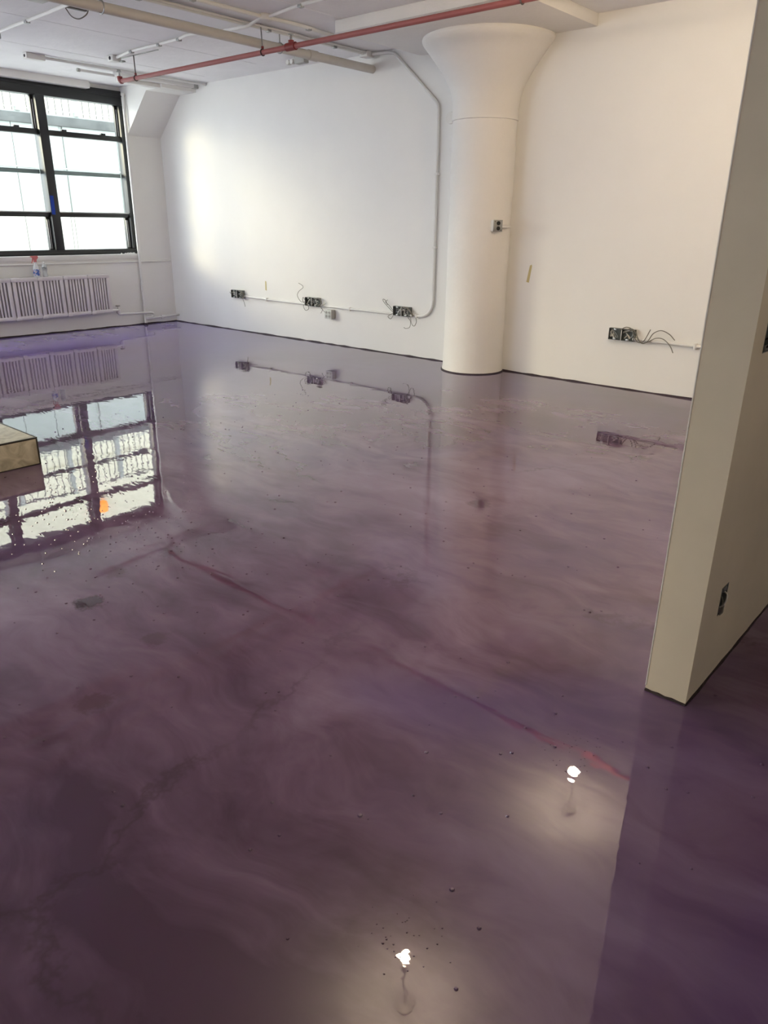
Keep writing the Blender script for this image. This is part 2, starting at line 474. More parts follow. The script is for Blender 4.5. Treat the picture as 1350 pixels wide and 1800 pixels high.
# dark ragged seam where the walls meet the coating
def seam(name, a, b, inward, label, h=0.013, t=0.010, step=0.12):
    a, b, n = Vector(a), Vector(b), Vector(inward)
    m = MB(); L = (b - a).length; k = int(L / step)
    pts = []
    for i in range(k + 1):
        q = a.lerp(b, i / k)
        hh = h * random.uniform(0.6, 1.25); tt = t * random.uniform(0.5, 1.3)
        pts.append((q, q + n * tt, q + n * tt * 0.7 + Vector((0, 0, hh * 0.8)), q + Vector((0, 0, hh))))
    vs = [v for c in pts for v in c]
    fs = [(4 * i + j, 4 * i + (j + 1) % 4, 4 * i + 4 + (j + 1) % 4, 4 * i + 4 + j) for i in range(k) for j in range(4)]
    fs += [(0, 1, 2, 3), (4 * k + 3, 4 * k + 2, 4 * k + 1, 4 * k)]
    m.add(vs, fs)
    o = m.build(name, M['seam'], smooth=False)
    return tag(o, label, 'baseboard', kind='structure')
random.seed(11)
seam('baseboard_back', (X_WALL, 0, 0), (PX0, 0, 0), (0, -1, 0), 'dark ragged seam along the foot of the long wall')
seam('baseboard_left', (X_WALL, -10.4, 0), (X_WALL, 0, 0), (1, 0, 0), 'dark ragged seam along the foot of the window wall', 0.016)
seam('baseboard_partition_end', (PX0, PY0, 0), (PX1, PY0, 0), (0, -1, 0), 'dark seam at the foot of the partition end', 0.008, 0.006, 0.02)
seam('baseboard_partition_side', (PX1, PY0, 0), (PX1, -0.02, 0), (1, 0, 0), 'dark seam at the foot of the partition side', 0.008, 0.006, 0.06)

# ================================================================== round column
cc = thing('concrete_column', 'round white concrete column with flared capital against the long wall', 'column', (6.02, -0.17, 0))
prof_s = [(0.335, 0.0), (0.326, 0.05), (0.322, 0.25)] + [(0.32 + 0.002 * math.sin(i * 1.7), 0.25 + i * 0.22) for i in range(1, 10)] + [(0.318, 2.44)]
MB().lathe(prof_s, 64).build('shaft', M['plaster'], cc, (0, 0, 0))
prof_c = [(0.318, 2.44), (0.326, 2.445), (0.325, 2.54), (0.338, 2.66), (0.362, 2.73), (0.405, 2.81), (0.452, 2.88), (0.51, 2.95), (0.568, 3.02), (0.615, 3.075), (0.637, 3.105), (0.642, 3.125), (0.636, 3.141)]
MB().lathe(prof_c, 72).build('capital', M['plaster'], cc, (0, 0, 0))
MB().cbox(5.05, 7.05, -1.28, 0.0, 3.14, CEIL, 0.006).build('drop_panel', M['plaster'], cc)
# dark foot seam as a thin ring
ring = MB()
ring.lathe([(0.333, 0.0), (0.345, 0.0), (0.342, 0.010), (0.333, 0.012)], 48)
ring.build('foot_seam', M['seam'], cc, (0, 0, 0))
# old fixing plates left on capital
MB().lathe([(0.0, -0.012), (0.055, -0.012), (0.058, 0.0), (0.05, 0.006), (0.0, 0.006)], 20, (5.475, -0.006, 2.53), 'Y').build('blank_disc', M['plaster'], wb)

# ================================================================== windows
def make_window(name, y1, y0, label):
    """y1 near the corner, y0 far end"""
    root = thing(name, label, 'window', (0, (y0 + y1) / 2, WZ0), kind='structure')
    root['label'] = label
    ma, t = M['frame'], 0.07
    def B(nm, *a, mat=ma, par=root, c=0.006):
        return MB().cbox(*a, c).build(nm, mat, par)
    B('frame_head', -0.07, 0.07, y0, y1, 3.01, WZ1)
    B('head_lip', 0.07, 0.085, y0, y1, 3.115, 3.14, c=0.003)
    B('frame_sill', -0.07, 0.07, y0, y1, WZ0, 1.105)
    B('sill_lip', 0.07, 0.09, y0, y1, 1.045, 1.07, c=0.003)
    B('jamb', -0.07, 0.07, y1 - 0.055, y1, 1.105, 3.01)
    B('jamb', -0.07, 0.07, y0, y0 + 0.055, 1.105, 3.01)
    pitch = (y1 - y0) / 3
    mw = 0.062
    for k in (1, 2):
        yc = y1 - pitch * k + (0.03 if k == 1 else 0.015)
        B('mullion', -0.08, 0.085, yc - mw, yc + mw, 1.10, 3.02)
    for k in range(3):
        a = y1 - 0.055 if k == 0 else y1 - pitch * k + (0.03 if k == 1 else 0.015) - mw
        b = y0 + 0.055 if k == 2 else y1 - pitch * (k + 1) + (0.03 if k == 0 else 0.015) + mw
        # a > b
        s = 0.035
        B('upper_sash_stile', -0.045, 0.0, a - s, a, 2.55, 3.01, c=0.003)
        B('upper_sash_stile', -0.045, 0.0, b, b + s * 0.4, 2.55, 3.01, c=0.003)
        B('sash_track', 0.0, 0.012, a - 0.016, a - 0.008, 2.62, 2.96, mat=M['alu'], c=0.001)
        mr = B('meeting_rail', -0.04, 0.05, b, a, 2.545, 2.612)
        for q in (0.25, 0.78):
            yy = a + (b - a) * q
            B('sash_latch', 0.0, 0.045, yy - 0.035, yy + 0.035, 2.612, 2.634, par=mr, c=0.005)
        B('storm_rail', -0.11, -0.075, b, a, 2.075, 2.13, mat=M['storm'])
        B('lower_rail', -0.03, 0.045, b, a, 1.532, 1.592)
        B('lower_rail_lip', 0.045, 0.058, b + 0.01, a - 0.01, 1.586, 1.600, mat=M['alu'], c=0.002)
        B('lower_sash_stile', -0.045, 0.0, a - 0.05, a, 1.105, 1.535, c=0.003)
        B('sash_track', 0.0, 0.012, a - 0.022, a - 0.012, 1.12, 1.50, mat=M['alu'], c=0.001)
        B('sash_track', 0.0, 0.012, a - 0.044, a - 0.036, 1.12, 1.50, mat=M['alu'], c=0.001)
        for (za, zb) in ((2.60, 3.015), (1.585, 2.55), (1.10, 1.54)):
            MB().box(-0.024, -0.020, b, a, za, zb).build('pane', M['glass'], root, smooth=False)
    return root
make_window('window_1', *WIN[0], 'black framed three-bay sash window above the radiator')
w2 = make_window('window_2', *WIN[1], 'black framed three-bay sash window further along the window wall')
def copy_tree(o, parent=None):
    c = o.copy(); COL.objects.link(c); c.parent = parent
    for q in o.children: copy_tree(q, c)
    return c
w3 = copy_tree(w2)  # invented window, added to let in more daylight from behind
w3.name = 'added_window'
w3.location = ((FX0 + FX1) / 2, Y_END - 0.15, WZ0); w3.rotation_euler = (0, 0, math.radians(90))
w3['label'] = 'black framed three-bay sash window added unseen behind the viewer for daylight'

# stool under the window and the thin rail below it
t1 = MB().cbox(X_WALL - 0.1, X_WALL + 0.018, -4.3, -0.56, 0.965, WZ0 + 0.004, 0.006).build('trim_1', M['white'])
tag(t1, 'white sill board below the radiator window', 'trim', kind='structure')
t2 = MB().tube([(X_WALL + 0.012, -4.9, 0.932), (X_WALL + 0.012, -2.0, 0.928), (X_WALL + 0.012, -0.02, 0.918)], 0.013, 10).build('trim_2', M['white'])
tag(t2, 'thin white rail running along the window wall', 'trim', kind='structure')
# plaster crumbs in the sill corner
random.seed(5)
cr = MB()
for i in range(26):
    y = -0.60 - abs(random.gauss(0, 0.10)); r = random.uniform(0.006, 0.018)
    x = random.uniform(0.08, 0.14)
    vs = [(x + r * dx * random.uniform(.7, 1.2), y + r * dy * random.uniform(.8, 1.6), WZ0 + 0.004 + max(0, r * dz) * 1.1) for dx, dy, dz in ((1, 0, 0), (0, 1, 0), (-1, 0, 0), (0, -1, 0), (0, 0, 1.2))]
    cr.add(vs, [(0, 1, 4), (1, 2, 4), (2, 3, 4), (3, 0, 4), (3, 2, 1, 0)])
tag(cr.build('plaster_crumbs', M['white'], smooth=False), 'white plaster crumbs heaped in the corner of the window sill', 'debris', kind='stuff')
# blue tape on the mullion
yc = WIN[0][0] - (WIN[0][0] - WIN[0][1]) / 3 + 0.03
bt = MB().prism([(yc - 0.055, 1.565), (yc - 0.005, 1.56), (yc - 0.002, 1.80), (yc - 0.052, 1.803)], 0.0852, 0.0862, 'X').build('blue_tape', M['blue_tape'], smooth=False)
tag(bt, 'strip of blue tape stuck on the black window mullion', 'tape')

# ================================================================== radiator
rad = thing('radiator', 'white cast iron column radiator hung below the window', 'radiator', (0.27, -2.2, 0.235))
RZ0, RZ1, RX0, RX1 = 0.235, 0.772, 0.225, 0.335
edges = [-1.18, -1.515]
while edges[-1] > -4.0: edges.append(edges[-1] - 0.357)
sec_mesh = {}
for i in range(len(edges) - 1):
    ya, yb = edges[i], edges[i + 1]
    wd = ya - yb
    m = MB()
    m.cbox(RX0, RX1, yb + 0.004, ya - 0.004, RZ1 - 0.052, RZ1, 0.014)        # top header
    m.cbox(RX0, RX1, yb + 0.004, ya - 0.004, RZ0, RZ0 + 0.05, 0.014)         # bottom header
    for yy in (ya - 0.032, yb + 0.036):
        m.cbox(RX0 + 0.006, RX1 - 0.004, yy - 0.026, yy + 0.026, RZ0 + 0.03, RZ1 - 0.03, 0.010)
    # hub bosses that join neighbouring sections
    m.cbox(RX0 + 0.01, RX1 + 0.004, yb - 0.006, yb + 0.062, RZ1 - 0.046, RZ1 - 0.012, 0.006)
    m.cbox(RX0 + 0.01, RX1 + 0.004, yb - 0.006, yb + 0.062, RZ0 - 0.008, RZ0 + 0.03, 0.006)
    sec = m.build('section', M['radiator'], rad)
    n = 5
    y_in0, y_in1 = ya - 0.070, yb + 0.074
    st = (y_in0 - y_in1) / n
    for k in range(n):
        yy = y_in0 - st * (k + 0.5)
        MB().cbox(RX0 + 0.012, RX1 - 0.008, yy - st * 0.30, yy + st * 0.30, RZ0 + 0.03, RZ1 - 0.03, 0.006).build('slat', M['radiator'], sec)
    MB().box(RX0 + 0.002, RX0 + 0.010, yb + 0.01, ya - 0.01, RZ0 + 0.03, RZ1 - 0.03).build('back_web', M['radiator'], sec, smooth=False)
for yy in (-1.35, -2.6, -3.7):
    MB().cbox(X_WALL, RX0 + 0.03, yy - 0.015, yy + 0.015, RZ0 + 0.01, RZ0 + 0.05, 0.004).build('wall_bracket', M['white'], rad)

# steam pipework
sp = thing('radiator_pipe', 'white steam pipe with valve leading from radiator to the corner', 'pipe', (0.24, -0.9, 0.0))
px = 0.235
MB().tube([(0.275, -1.19, 0.262), (0.27, -1.10, 0.255), (px, -1.055, 0.25)], 0.019, 10).build('radiator_union', M['white'], sp)
vb = MB(); vb.lathe([(0.0, -0.03), (0.028, -0.03), (0.034, 0), (0.028, 0.03), (0.014, 0.035), (0.014, 0.07), (0.0, 0.07)], 14, (px, -1.05, 0.235)); vb.build('valve_body', M['white'], sp)
hw = MB(); hw.lathe([(0.0, 0.0), (0.03, 0.0), (0.034, 0.008), (0.03, 0.016), (0.0, 0.016)], 12, (px, -1.05, 0.305)); hw.build('hand_wheel', M['socket_side'], sp)
MB().tube([(px, -1.05, 0.21), (px, -1.05, 0.20), (px, -1.03, 0.192), (px, -0.60, 0.180), (px, -0.52, 0.178)] + [(px, -0.50 + 0.035 * math.cos(a), 0.143 + 0.035 * math.sin(a)) for a in [math.radians(90 - 30 * k) for k in range(1, 6)]] + [(px, -0.52, 0.107), (px, -0.60, 0.105)], 0.017, 10).build('return_bend', M['white'], sp)
MB().tube([(px, -0.62, 0.092), (px, -0.44, 0.094), (px, -0.30, 0.098), (px, -0.06, 0.105), (px, -0.001, 0.106)], 0.016, 10).build('corner_pipe', M['white'], sp)
MB().tube([(px, -0.33, 0.097), (px, -0.27, 0.099)], 0.026, 12).build('coupling', M['white'], sp)
MB().tube([(px, -0.60, 0.105), (px, -0.615, 0.08), (px, -0.612, 0.0)], 0.016, 10).build('floor_riser', M['white'], sp)
MB().lathe([(0.0, 0.0), (0.034, 0.0), (0.030, 0.012), (0.018, 0.03), (0.0, 0.03)], 12, (px, -0.612, 0.0)).build('floor_collar', M['seam'], sp)

vp_ = thing('riser_pipe', 'tall white vertical pipe between window and corner', 'pipe', (0.185, -0.575, 0))
MB().tube([(0.185, -0.578, 0.0), (0.185, -0.575, 1.6), (0.185, -0.572, 3.13)], 0.020, 12).build('pipe', M['white'], vp_)
MB().tube([(0.185, -0.572, 3.12), (0.185, -0.572, 3.145)], 0.032, 14).build('ceiling_collar', M['white'], vp_)
MB().tube([(0.160, -0.548, 1.02), (0.160, -0.546, 3.02)], 0.009, 8).build('side_line', M['white'], vp_)

# bottles on the radiator
by, bx, bz = -2.205, 0.275, RZ1
sb = thing('spray_bottle', 'clear spray bottle with red trigger and blue label on the radiator', 'bottle', (bx, by, bz))
MB().lathe([(0.0, 0.0), (0.040, 0.0), (0.043, 0.006), (0.043, 0.09), (0.040, 0.115), (0.028, 0.145), (0.017, 0.165), (0.014, 0.195), (0.0, 0.195)], 22).build('bottle_body', M['bottle_white'], sb, (0, 0, 0))
MB().lathe([(0.0436, 0.020), (0.0442, 0.024), (0.0442, 0.098), (0.0436, 0.102)], 22).build('bottle_label', M['blue_label'], sb, (0, 0, 0))
hd = MB()
hd.prism([(-0.060, 0.255), (-0.055, 0.270), (0.038, 0.272), (0.045, 0.250), (0.020, 0.222), (0.014, 0.190), (-0.014, 0.190), (-0.014, 0.225), (-0.030, 0.248)], -0.013, 0.013, 'X')
hd.prism([(-0.030, 0.246), (-0.020, 0.246), (-0.030, 0.205), (-0.045, 0.178), (-0.050, 0.182), (-0.038, 0.212)], -0.006, 0.006, 'X')
hd.build('trigger_head', M['trigger'], sb, (0, 0, 0), smooth=False)
MB().tube([(0, -0.058, 0.262), (0, -0.070, 0.262)], 0.009, 10).build('nozzle', M['white'], sb, (0, 0, 0))
wbt = thing('water_bottle', 'small clear plastic water bottle with grey label on the radiator', 'bottle', (bx, by + 0.115, bz))
MB().lathe([(0.0, 0.0), (0.030, 0.0), (0.033, 0.006), (0.032, 0.03), (0.029, 0.06), (0.032, 0.09), (0.032, 0.125), (0.026, 0.15), (0.013, 0.168), (0.012, 0.176), (0.0, 0.176)], 20).build('bottle_body', M['clear'], wbt, (0, 0, 0))
MB().lathe([(0.0, 0.174), (0.0145, 0.174), (0.0145, 0.190), (0.0, 0.191)], 14).build('bottle_cap', M['white'], wbt, (0, 0, 0))
MB().lathe([(0.0325, 0.088), (0.0330, 0.090), (0.0330, 0.124), (0.0325, 0.126)], 20).build('bottle_label', M['grey_label'], wbt, (0, 0, 0))

# ================================================================== ceiling pipes
def strap(x, y, r, z, par, ax='Y'):
    m = MB()
    pts = [(x + (r + 0.004) * math.cos(a), y, z + (r + 0.004) * math.sin(a)) if ax == 'Y' else (x, y + (r + 0.004) * math.cos(a), z + (r + 0.004) * math.sin(a)) for a in [math.pi * 2 * k / 16 for k in range(17)]]
    m.tube(pts, 0.006, 6, caps=False)
    return m.build('clamp', M['dark_metal'] if par.name.startswith('red') else M['steel'], par)

bp_ = thing('ceiling_drain_pipe', 'thick beige pipe running under the ceiling into the long wall', 'pipe', (4.37, -3.0, 3.085))
MB().tube([(4.37, -9.8, 3.085), (4.37, -5, 3.085), (4.37, 0.0, 3.085)], 0.041, 18).build('pipe', M['beige_pipe'], bp_)
MB().tube([(4.37, -0.98, 3.085), (4.37, -0.86, 3.085)], 0.048, 18).build('coupling', M['beige_pipe'], bp_)
for yy in (-3.25, -1.36):
    MB().tube([(4.37, yy, 3.128), (4.37, yy, CEIL)], 0.006, 8).build('hanger_rod', M['steel'], bp_)
    strap(4.37, yy, 0.041, 3.085, bp_)

RZ, RY = 2.995, -1.66
rp = thing('red_sprinkler_pipe', 'thin red sprinkler pipe crossing below the ceiling', 'pipe', (4.5, RY, RZ))
MB().tube([(1.965, RY, RZ), (4.9, RY, RZ), (9.6, RY, RZ)], 0.0225, 14).build('pipe', M['red'], rp)
MB().tube([(1.975, RY, RZ), (1.955, RY, RZ), (1.94, RY, RZ + 0.012), (1.935, RY, RZ + 0.035), (1.935, RY, RZ + 0.05)], 0.029, 14).build('elbow', M['dark_red'], rp)
def head(x):
    m = MB()
    m.lathe([(0.0, 0.0), (0.013, 0.0), (0.013, 0.018), (0.006, 0.024), (0.006, 0.05), (0.0, 0.05)], 12, (x, RY, RZ + 0.045))
    m.lathe([(0.0, 0.0), (0.026, 0.0), (0.026, 0.003), (0.0, 0.003)], 16, (x, RY, RZ + 0.095))
    m.tube([(x - 0.012, RY, RZ + 0.06), (x - 0.014, RY, RZ + 0.08), (x - 0.004, RY, RZ + 0.095)], 0.0025, 6)
    m.tube([(x + 0.012, RY, RZ + 0.06), (x + 0.014, RY, RZ + 0.08), (x + 0.004, RY, RZ + 0.095)], 0.0025, 6)
    return m.build('sprinkler_head', M['steel'], rp)
head(1.935); head(4.86)
MB().tube([(4.80, RY, RZ), (4.92, RY, RZ)], 0.034, 16).build('tee', M['dark_red'], rp)
MB().tube([(4.86, RY, RZ), (4.86, RY, RZ + 0.05)], 0.026, 14).build('tee_branch', M['dark_red'], rp)
for x, ax, ay in ((2.27, 2.17, -1.60), (4.46, 4.40, -1.62), (7.30, 7.30, RY)):
    strap(x, RY, 0.0225, RZ, rp, 'X')
    MB().tube([(x, RY, RZ + 0.026), (ax, ay, CEIL)], 0.006, 8).build('hanger_rod', M['dark_metal'] if x < 4 else M['steel'], rp)
    MB().lathe([(0.0, 0.0), (0.012, 0.0), (0.012, 0.02), (0.0, 0.02)], 6, (x, RY, RZ + 0.03)).build('hanger_nut', M['dark_red'], rp)
MB().cbox(1.75, 2.65, -1.605, -1.585, CEIL - 0.006, CEIL, 0.002).build('ceiling_channel', M['steel'], rp)

# conduits on the ceiling
def conduit(name, label, pts, r=0.014, clips=(), mat='white', loc=None, extra=None):
    t = thing(name, label, 'conduit', loc or pts[0])
    MB().tube(pts, r, 10).build('tube', M[mat], t)
    for c in clips:
        MB().cbox(c[0] - 0.022, c[0] + 0.022, c[1] - 0.022, c[1] + 0.022, c[2] - r - 0.006, c[2] + 0.006, 0.003).build('clip', M['steel'], t)
    return t
zc = CEIL - 0.022
cA = conduit('ceiling_conduit', 'straight white ceiling conduit ending in a square box near the column', [(4.37, -9.0, zc), (4.37, -4, zc), (4.37, -0.12, zc)], 0.016, [(4.37, -2.9, zc), (4.37, -1.5, zc), (4.37, -0.6, zc)])
MB().cbox(4.31, 4.43, -0.16, -0.04, CEIL - 0.055, CEIL, 0.006).build('end_box', M['white'], cA)
MB().cbox(4.318, 4.422, -0.045, -0.034, CEIL - 0.05, CEIL - 0.005, 0.002).build('box_lid', M['socket_side'], cA)
cA2 = conduit('ceiling_conduit', 'second white conduit hugging the first beside the thick beige pipe', [(4.415, -9.0, zc + 0.004), (4.415, -4, zc + 0.004), (4.415, -0.16, zc + 0.004)], 0.010)
cB = conduit('ceiling_conduit', 'white ceiling conduit with a round junction nearest the column drop panel', [(4.70, -9.0, zc), (4.70, -2.2, zc), (4.70, -1.85, zc), (4.73, -1.55, zc), (4.73, -1.3, zc), (4.70, -1.15, zc), (4.70, -0.95, zc)], 0.017, [(4.70, -2.6, zc), (4.72, -1.3, zc)])
MB().lathe([(0.0, -0.05), (0.058, -0.05), (0.062, -0.045), (0.062, 0.0), (0.0, 0.0)], 20, (4.70, -1.82, CEIL)).build('junction_box', M['white'], cB)
cC = conduit('ceiling_conduit', 'white cross conduit between small ceiling box and round junction', [(2.02, -1.72, zc), (2.2, -1.75, zc), (2.42, -1.80, zc), (3.0, -1.80, zc), (3.35, -1.81, zc), (3.55, -1.86, zc), (3.72, -1.82, zc), (4.2, -1.82, zc - 0.03), (4.45, -1.82, zc - 0.035), (4.64, -1.82, zc)], 0.014, [(2.45, -1.80, zc), (2.98, -1.80, zc), (3.35, -1.81, zc)])
MB().cbox(1.90, 2.02, -1.775, -1.665, CEIL - 0.062, CEIL, 0.008).build('ceiling_box', M['white'], cC)
MB().lathe([(0.0, -0.003), (0.019, -0.003), (0.019, 0.001), (0.0, 0.001)], 14, (1.96, -1.776, CEIL - 0.03), 'Y').build('knockout', M['black'], cC)
MB().cbox(2.02, 2.09, -1.70, -1.66, CEIL - 0.07, CEIL - 0.055, 0.003).build('box_tab', M['steel'], cC)
cC2 = conduit('ceiling_conduit', 'white conduit leaving the round junction away from the window', [(4.76, -1.82, zc), (5.0, -1.86, zc), (5.3, -1.90, zc), (8.0, -1.90, zc), (8.44, -1.84, zc)], 0.014, [(5.25, -1.895, zc), (6.6, -1.90, zc)])
cD = conduit('ceiling_conduit', 'white conduit at the left edge meeting the thick beige pipe', [(2.10, -3.10, zc), (2.6, -3.12, zc), (3.3, -3.14, zc), (3.6, -3.16, zc), (3.9, -3.16, zc), (4.6, -3.16, zc)], 0.014, [(2.85, -3.125, zc)])
MB().cbox(1.96, 2.10, -3.16, -3.04, CEIL - 0.06, CEIL, 0.008).build('ceiling_box', M['socket_side'], cD)
cE = conduit('ceiling_conduit', 'white ceiling conduit with boxed end parallel to the window', [(1.32, -2.24, zc), (1.325, -1.0, zc), (1.33, -0.004, zc)], 0.016, [(1.325, -1.3, zc)])
MB().cbox(1.275, 1.365, -2.45, -2.23, CEIL - 0.06, CEIL, 0.008).build('end_box', M['white'], cE)
MB().lathe([(0.0, -0.003), (0.015, -0.003), (0.015, 0.001), (0.0, 0.001)], 12, (1.32, -2.451, CEIL - 0.03), 'Y').build('knockout', M['black'], cE)
ch = tag(MB().cbox(3.86, 3.98, -9.5, -3.47, CEIL - 0.10, CEIL, 0.006).build('ceiling_channel', M['beige_pipe']), 'beige boxed channel on the ceiling at the top left edge', 'channel')
# hanging strap loops near the channel
hs = thing('pipe_strap', 'loose steel strap loop on the ceiling beside the beige pipe', 'strap', (3.6, -3.05, CEIL))
MB().tube(spline([(3.52, -3.09, CEIL - 0.01), (3.55, -3.06, CEIL - 0.07), (3.60, -3.02, CEIL - 0.09), (3.66, -2.98, CEIL - 0.06), (3.66, -2.95, CEIL - 0.01)]), 0.005, 6).build('loop', M['wire'], hs)
MB().cbox(3.54, 3.58, -3.13, -2.92, CEIL - 0.014, CEIL, 0.002).build('bar', M['dark_metal'], hs)
# raceway by the window: thin pipe running into two stepped channels
rw = thing('ceiling_raceway', 'two-tier white raceway on the ceiling in the window corner', 'raceway', (1.05, -0.6, CEIL))
MB().cbox(1.03, 1.16, -1.20, -0.002, CEIL - 0.05, CEIL, 0.004).build('upper_channel', M['white'], rw)
MB().cbox(0.95, 1.06, -1.12, -0.012, CEIL - 0.098, CEIL - 0.04, 0.004).build('lower_channel', M['white'], rw)
MB().cbox(1.035, 1.165, -0.07, -0.002, CEIL - 0.055, CEIL, 0.004).build('end_cap', M['socket_side'], rw)
MB().tube([(1.05, -1.66, CEIL - 0.04), (1.05, -1.12, CEIL - 0.04)], 0.016, 10).build('feed_pipe', M['white'], rw)
MB().tube([(1.05, -1.69, CEIL - 0.04), (1.05, -1.655, CEIL - 0.04)], 0.021, 12).build('feed_cap', M['socket_side'], rw)
# small emergency light by the long wall
em = thing('emergency_light', 'small white twin-head emergency light near the wall top', 'light', (3.6, -0.40, CEIL))
MB().cbox(3.56, 3.72, -0.43, -0.35, CEIL - 0.075, CEIL, 0.008).build('housing', M['socket_side'], em)
for dx in (-0.05, -0.115):
    MB().lathe([(0.0, -0.03), (0.024, -0.03), (0.028, 0.0), (0.022, 0.025), (0.0, 0.025)], 14, (3.56 + dx, -0.40, CEIL - 0.045), 'Y').build('lamp_head', M['white'], em)
    MB().tube([(3.56 + dx, -0.39, CEIL - 0.02), (3.57, -0.39, CEIL - 0.01)], 0.005, 6).build('swivel_arm', M['white'], em)

# ceiling bulbs outside the frame: two glint in the floor, third added as fill
for x, y, lab in ((8.602, -2.114, 'bare hanging bulb nearer the long wall, glinting in the floor'), (8.620, -4.394, 'bare hanging bulb nearer the viewer, glinting in the floor'), (12.2, -5.0, 'dimmer bare hanging bulb added unseen to light the partition side')):
    lt = thing('ceiling_bulb', lab, 'lamp', (x, y, CEIL), group='bare hanging bulbs')
    MB().lathe([(0.0, 0.0), (0.06, 0.0), (0.058, -0.02), (0.02, -0.035), (0.0, -0.035)], 20).build('ceiling_rose', M['white'], lt, (0, 0, 0))
    MB().tube([(0, 0, -0.03), (0, 0, -0.28)], 0.004, 8).build('cord', M['white'], lt, (0, 0, 0))
    MB().lathe([(0.0, -0.26), (0.014, -0.265), (0.022, -0.29), (0.022, -0.335), (0.0, -0.335)], 16).build('lamp_holder', M['white'], lt, (0, 0, 0))
    MB().lathe([(0.0, -0.33), (0.014, -0.333), (0.018, -0.345), (0.034, -0.37), (0.042, -0.395), (0.038, -0.42), (0.022, -0.437), (0.0, -0.441)], 20).build('bulb', M['bulb'] if x < 10 else M['fill_bulb'], lt, (0, 0, 0))

# ================================================================== wall conduit and open boxes
def wires(root, ctrl_lists, r=0.0032, mat='wire'):
    for c in ctrl_lists:
        MB().tube(spline(c, 6), r, 6).build('wire', M[mat], root)

def gang_box(x, z, label, seed):
    """double-gang open steel box on the long wall; x is its left edge, z its centre"""
    t = thing('junction_box', label, 'electrical box', (x, 0, z), group='open junction boxes on the long wall')
    w_, h_, d_ = 0.128, 0.108, 0.045
    for k in range(2):
        a = x + k * (w_ + 0.002)
        g = MB()
        g.box(a, a + w_, -0.004, 0.0, z - h_ / 2, z + h_ / 2)
        for (xa, xb, za, zb) in ((a, a + 0.004, -h_ / 2, h_ / 2), (a + w_ - 0.004, a + w_, -h_ / 2, h_ / 2), (a, a + w_, -h_ / 2, -h_ / 2 + 0.004), (a, a + w_, h_ / 2 - 0.004, h_ / 2)):
            g.box(xa, xb, -d_, 0.0, z + za, z + zb)
        b = g.build('gang', M['box_grey'], t, smooth=False)
        # mounting ears and painted rim
        for zz in (-1, 1):
            MB().cbox(a + w_ / 2 - 0.014, a + w_ / 2 + 0.014, -d_ - 0.001, -d_ + 0.003, z + zz * (h_ / 2 - 0.010) - 0.008, z + zz * (h_ / 2 - 0.010) + 0.008, 0.001).build('ear', M['steel'], b)
        MB().box(a - 0.002, a + 0.003, -d_ - 0.002, 0, z - h_ / 2, z + h_ / 2).build('painted_rim', M['white'], b, smooth=False)
    rnd = random.Random(seed)
    for k in range(7):                                             # tangle inside
        a = x + 0.02 + rnd.random() * 0.2
        c = [(a + rnd.uniform(-.04, .04), -0.012 - 0.004 * j - rnd.uniform(0, .012), z + rnd.uniform(-.04, .04)) for j in range(5)]
        c = [(min(max(q[0], x + 0.012), x + 0.245), q[1], q[2]) for q in c]
        MB().tube(spline(c, 5), 0.0036, 6).build('wire', M['wire_white'] if k % 2 else M['steel'], t)
    return t
BZ = 0.522
b0 = gang_box(1.655, BZ, 'open steel box with wires at the far left end of the wall conduit', 1)
b1 = gang_box(3.215, BZ, 'open steel box with wires in the middle of the wall conduit', 2)
b2 = gang_box(4.750, BZ, 'open steel box with wires just left of the conduit bend', 3)
b3 = gang_box(7.508, BZ, 'open steel box with wires right of the round column', 4)
def jit(x, z, offs, y=-0.05):
    return [(x + a, y + (o[2] if len(o) > 2 else 0), z + b) for o in offs for a, b in [(o[0], o[1])]]
wires(b0, [jit(1.86, BZ, [(0, 0), (.07, .03), (.10, .00), (.09, -.03), (.13, -.01), (.11, .03)]), jit(1.92, 0.47, [(0, 0), (.03, -.05), (.05, -.11)]), jit(1.66, BZ, [(0, 0), (-.03, .02)])])
wires(b0, [jit(1.84, BZ, [(0, .05), (.08, .03), (.10, -.03), (.06, -.05)])], 0.010)
wires(b1, [jit(3.24, BZ, [(0, 0), (-.09, -.01), (-.16, .06), (-.13, .12), (-.05, .17), (-.06, .20), (-.13, .225)]), jit(3.24, BZ, [(0, -.03), (-.05, -.06), (-.01, -.115), (.05, -.09), (.04, -.04)]), jit(3.24, BZ, [(0, 0), (-.05, .05), (-.06, 0.0), (-.02, -.03)]), jit(3.50, BZ, [(0, -.04), (.05, -.08), (.02, -.13)]), jit(3.52, BZ, [(0, -.04), (.06, -.02), (.09, .0)]), jit(3.52, BZ, [(0, -.06), (.06, -.10), (.09, -.14)])])
wires(b1, [jit(3.40, BZ, [(0, .045), (.09, .055), (.13, .0), (.08, -.04)])], 0.009)
wires(b2, [jit(4.76, BZ, [(0, -.02), (-.07, .03), (-.15, .09), (-.165, .12), (-.13, .115), (-.09, .06)]), jit(4.76, BZ, [(0, 0), (-.07, .06), (-.12, .09), (-.09, .12)]), jit(4.76, BZ, [(0, -.03), (-.08, -.07), (-.04, -.10), (.0, -.06)]), jit(4.99, BZ, [(0, -.06), (.04, -.10), (.03, -.17), (-.03, -.19), (-.06, -.18)]), jit(5.03, BZ, [(0, -.06), (.02, -.13), (.06, -.15), (.09, -.10), (.08, -.05)])])
wires(b2, [jit(4.90, BZ, [(0, .05), (.08, .045), (.14, -.01), (.17, -.04)])], 0.010)
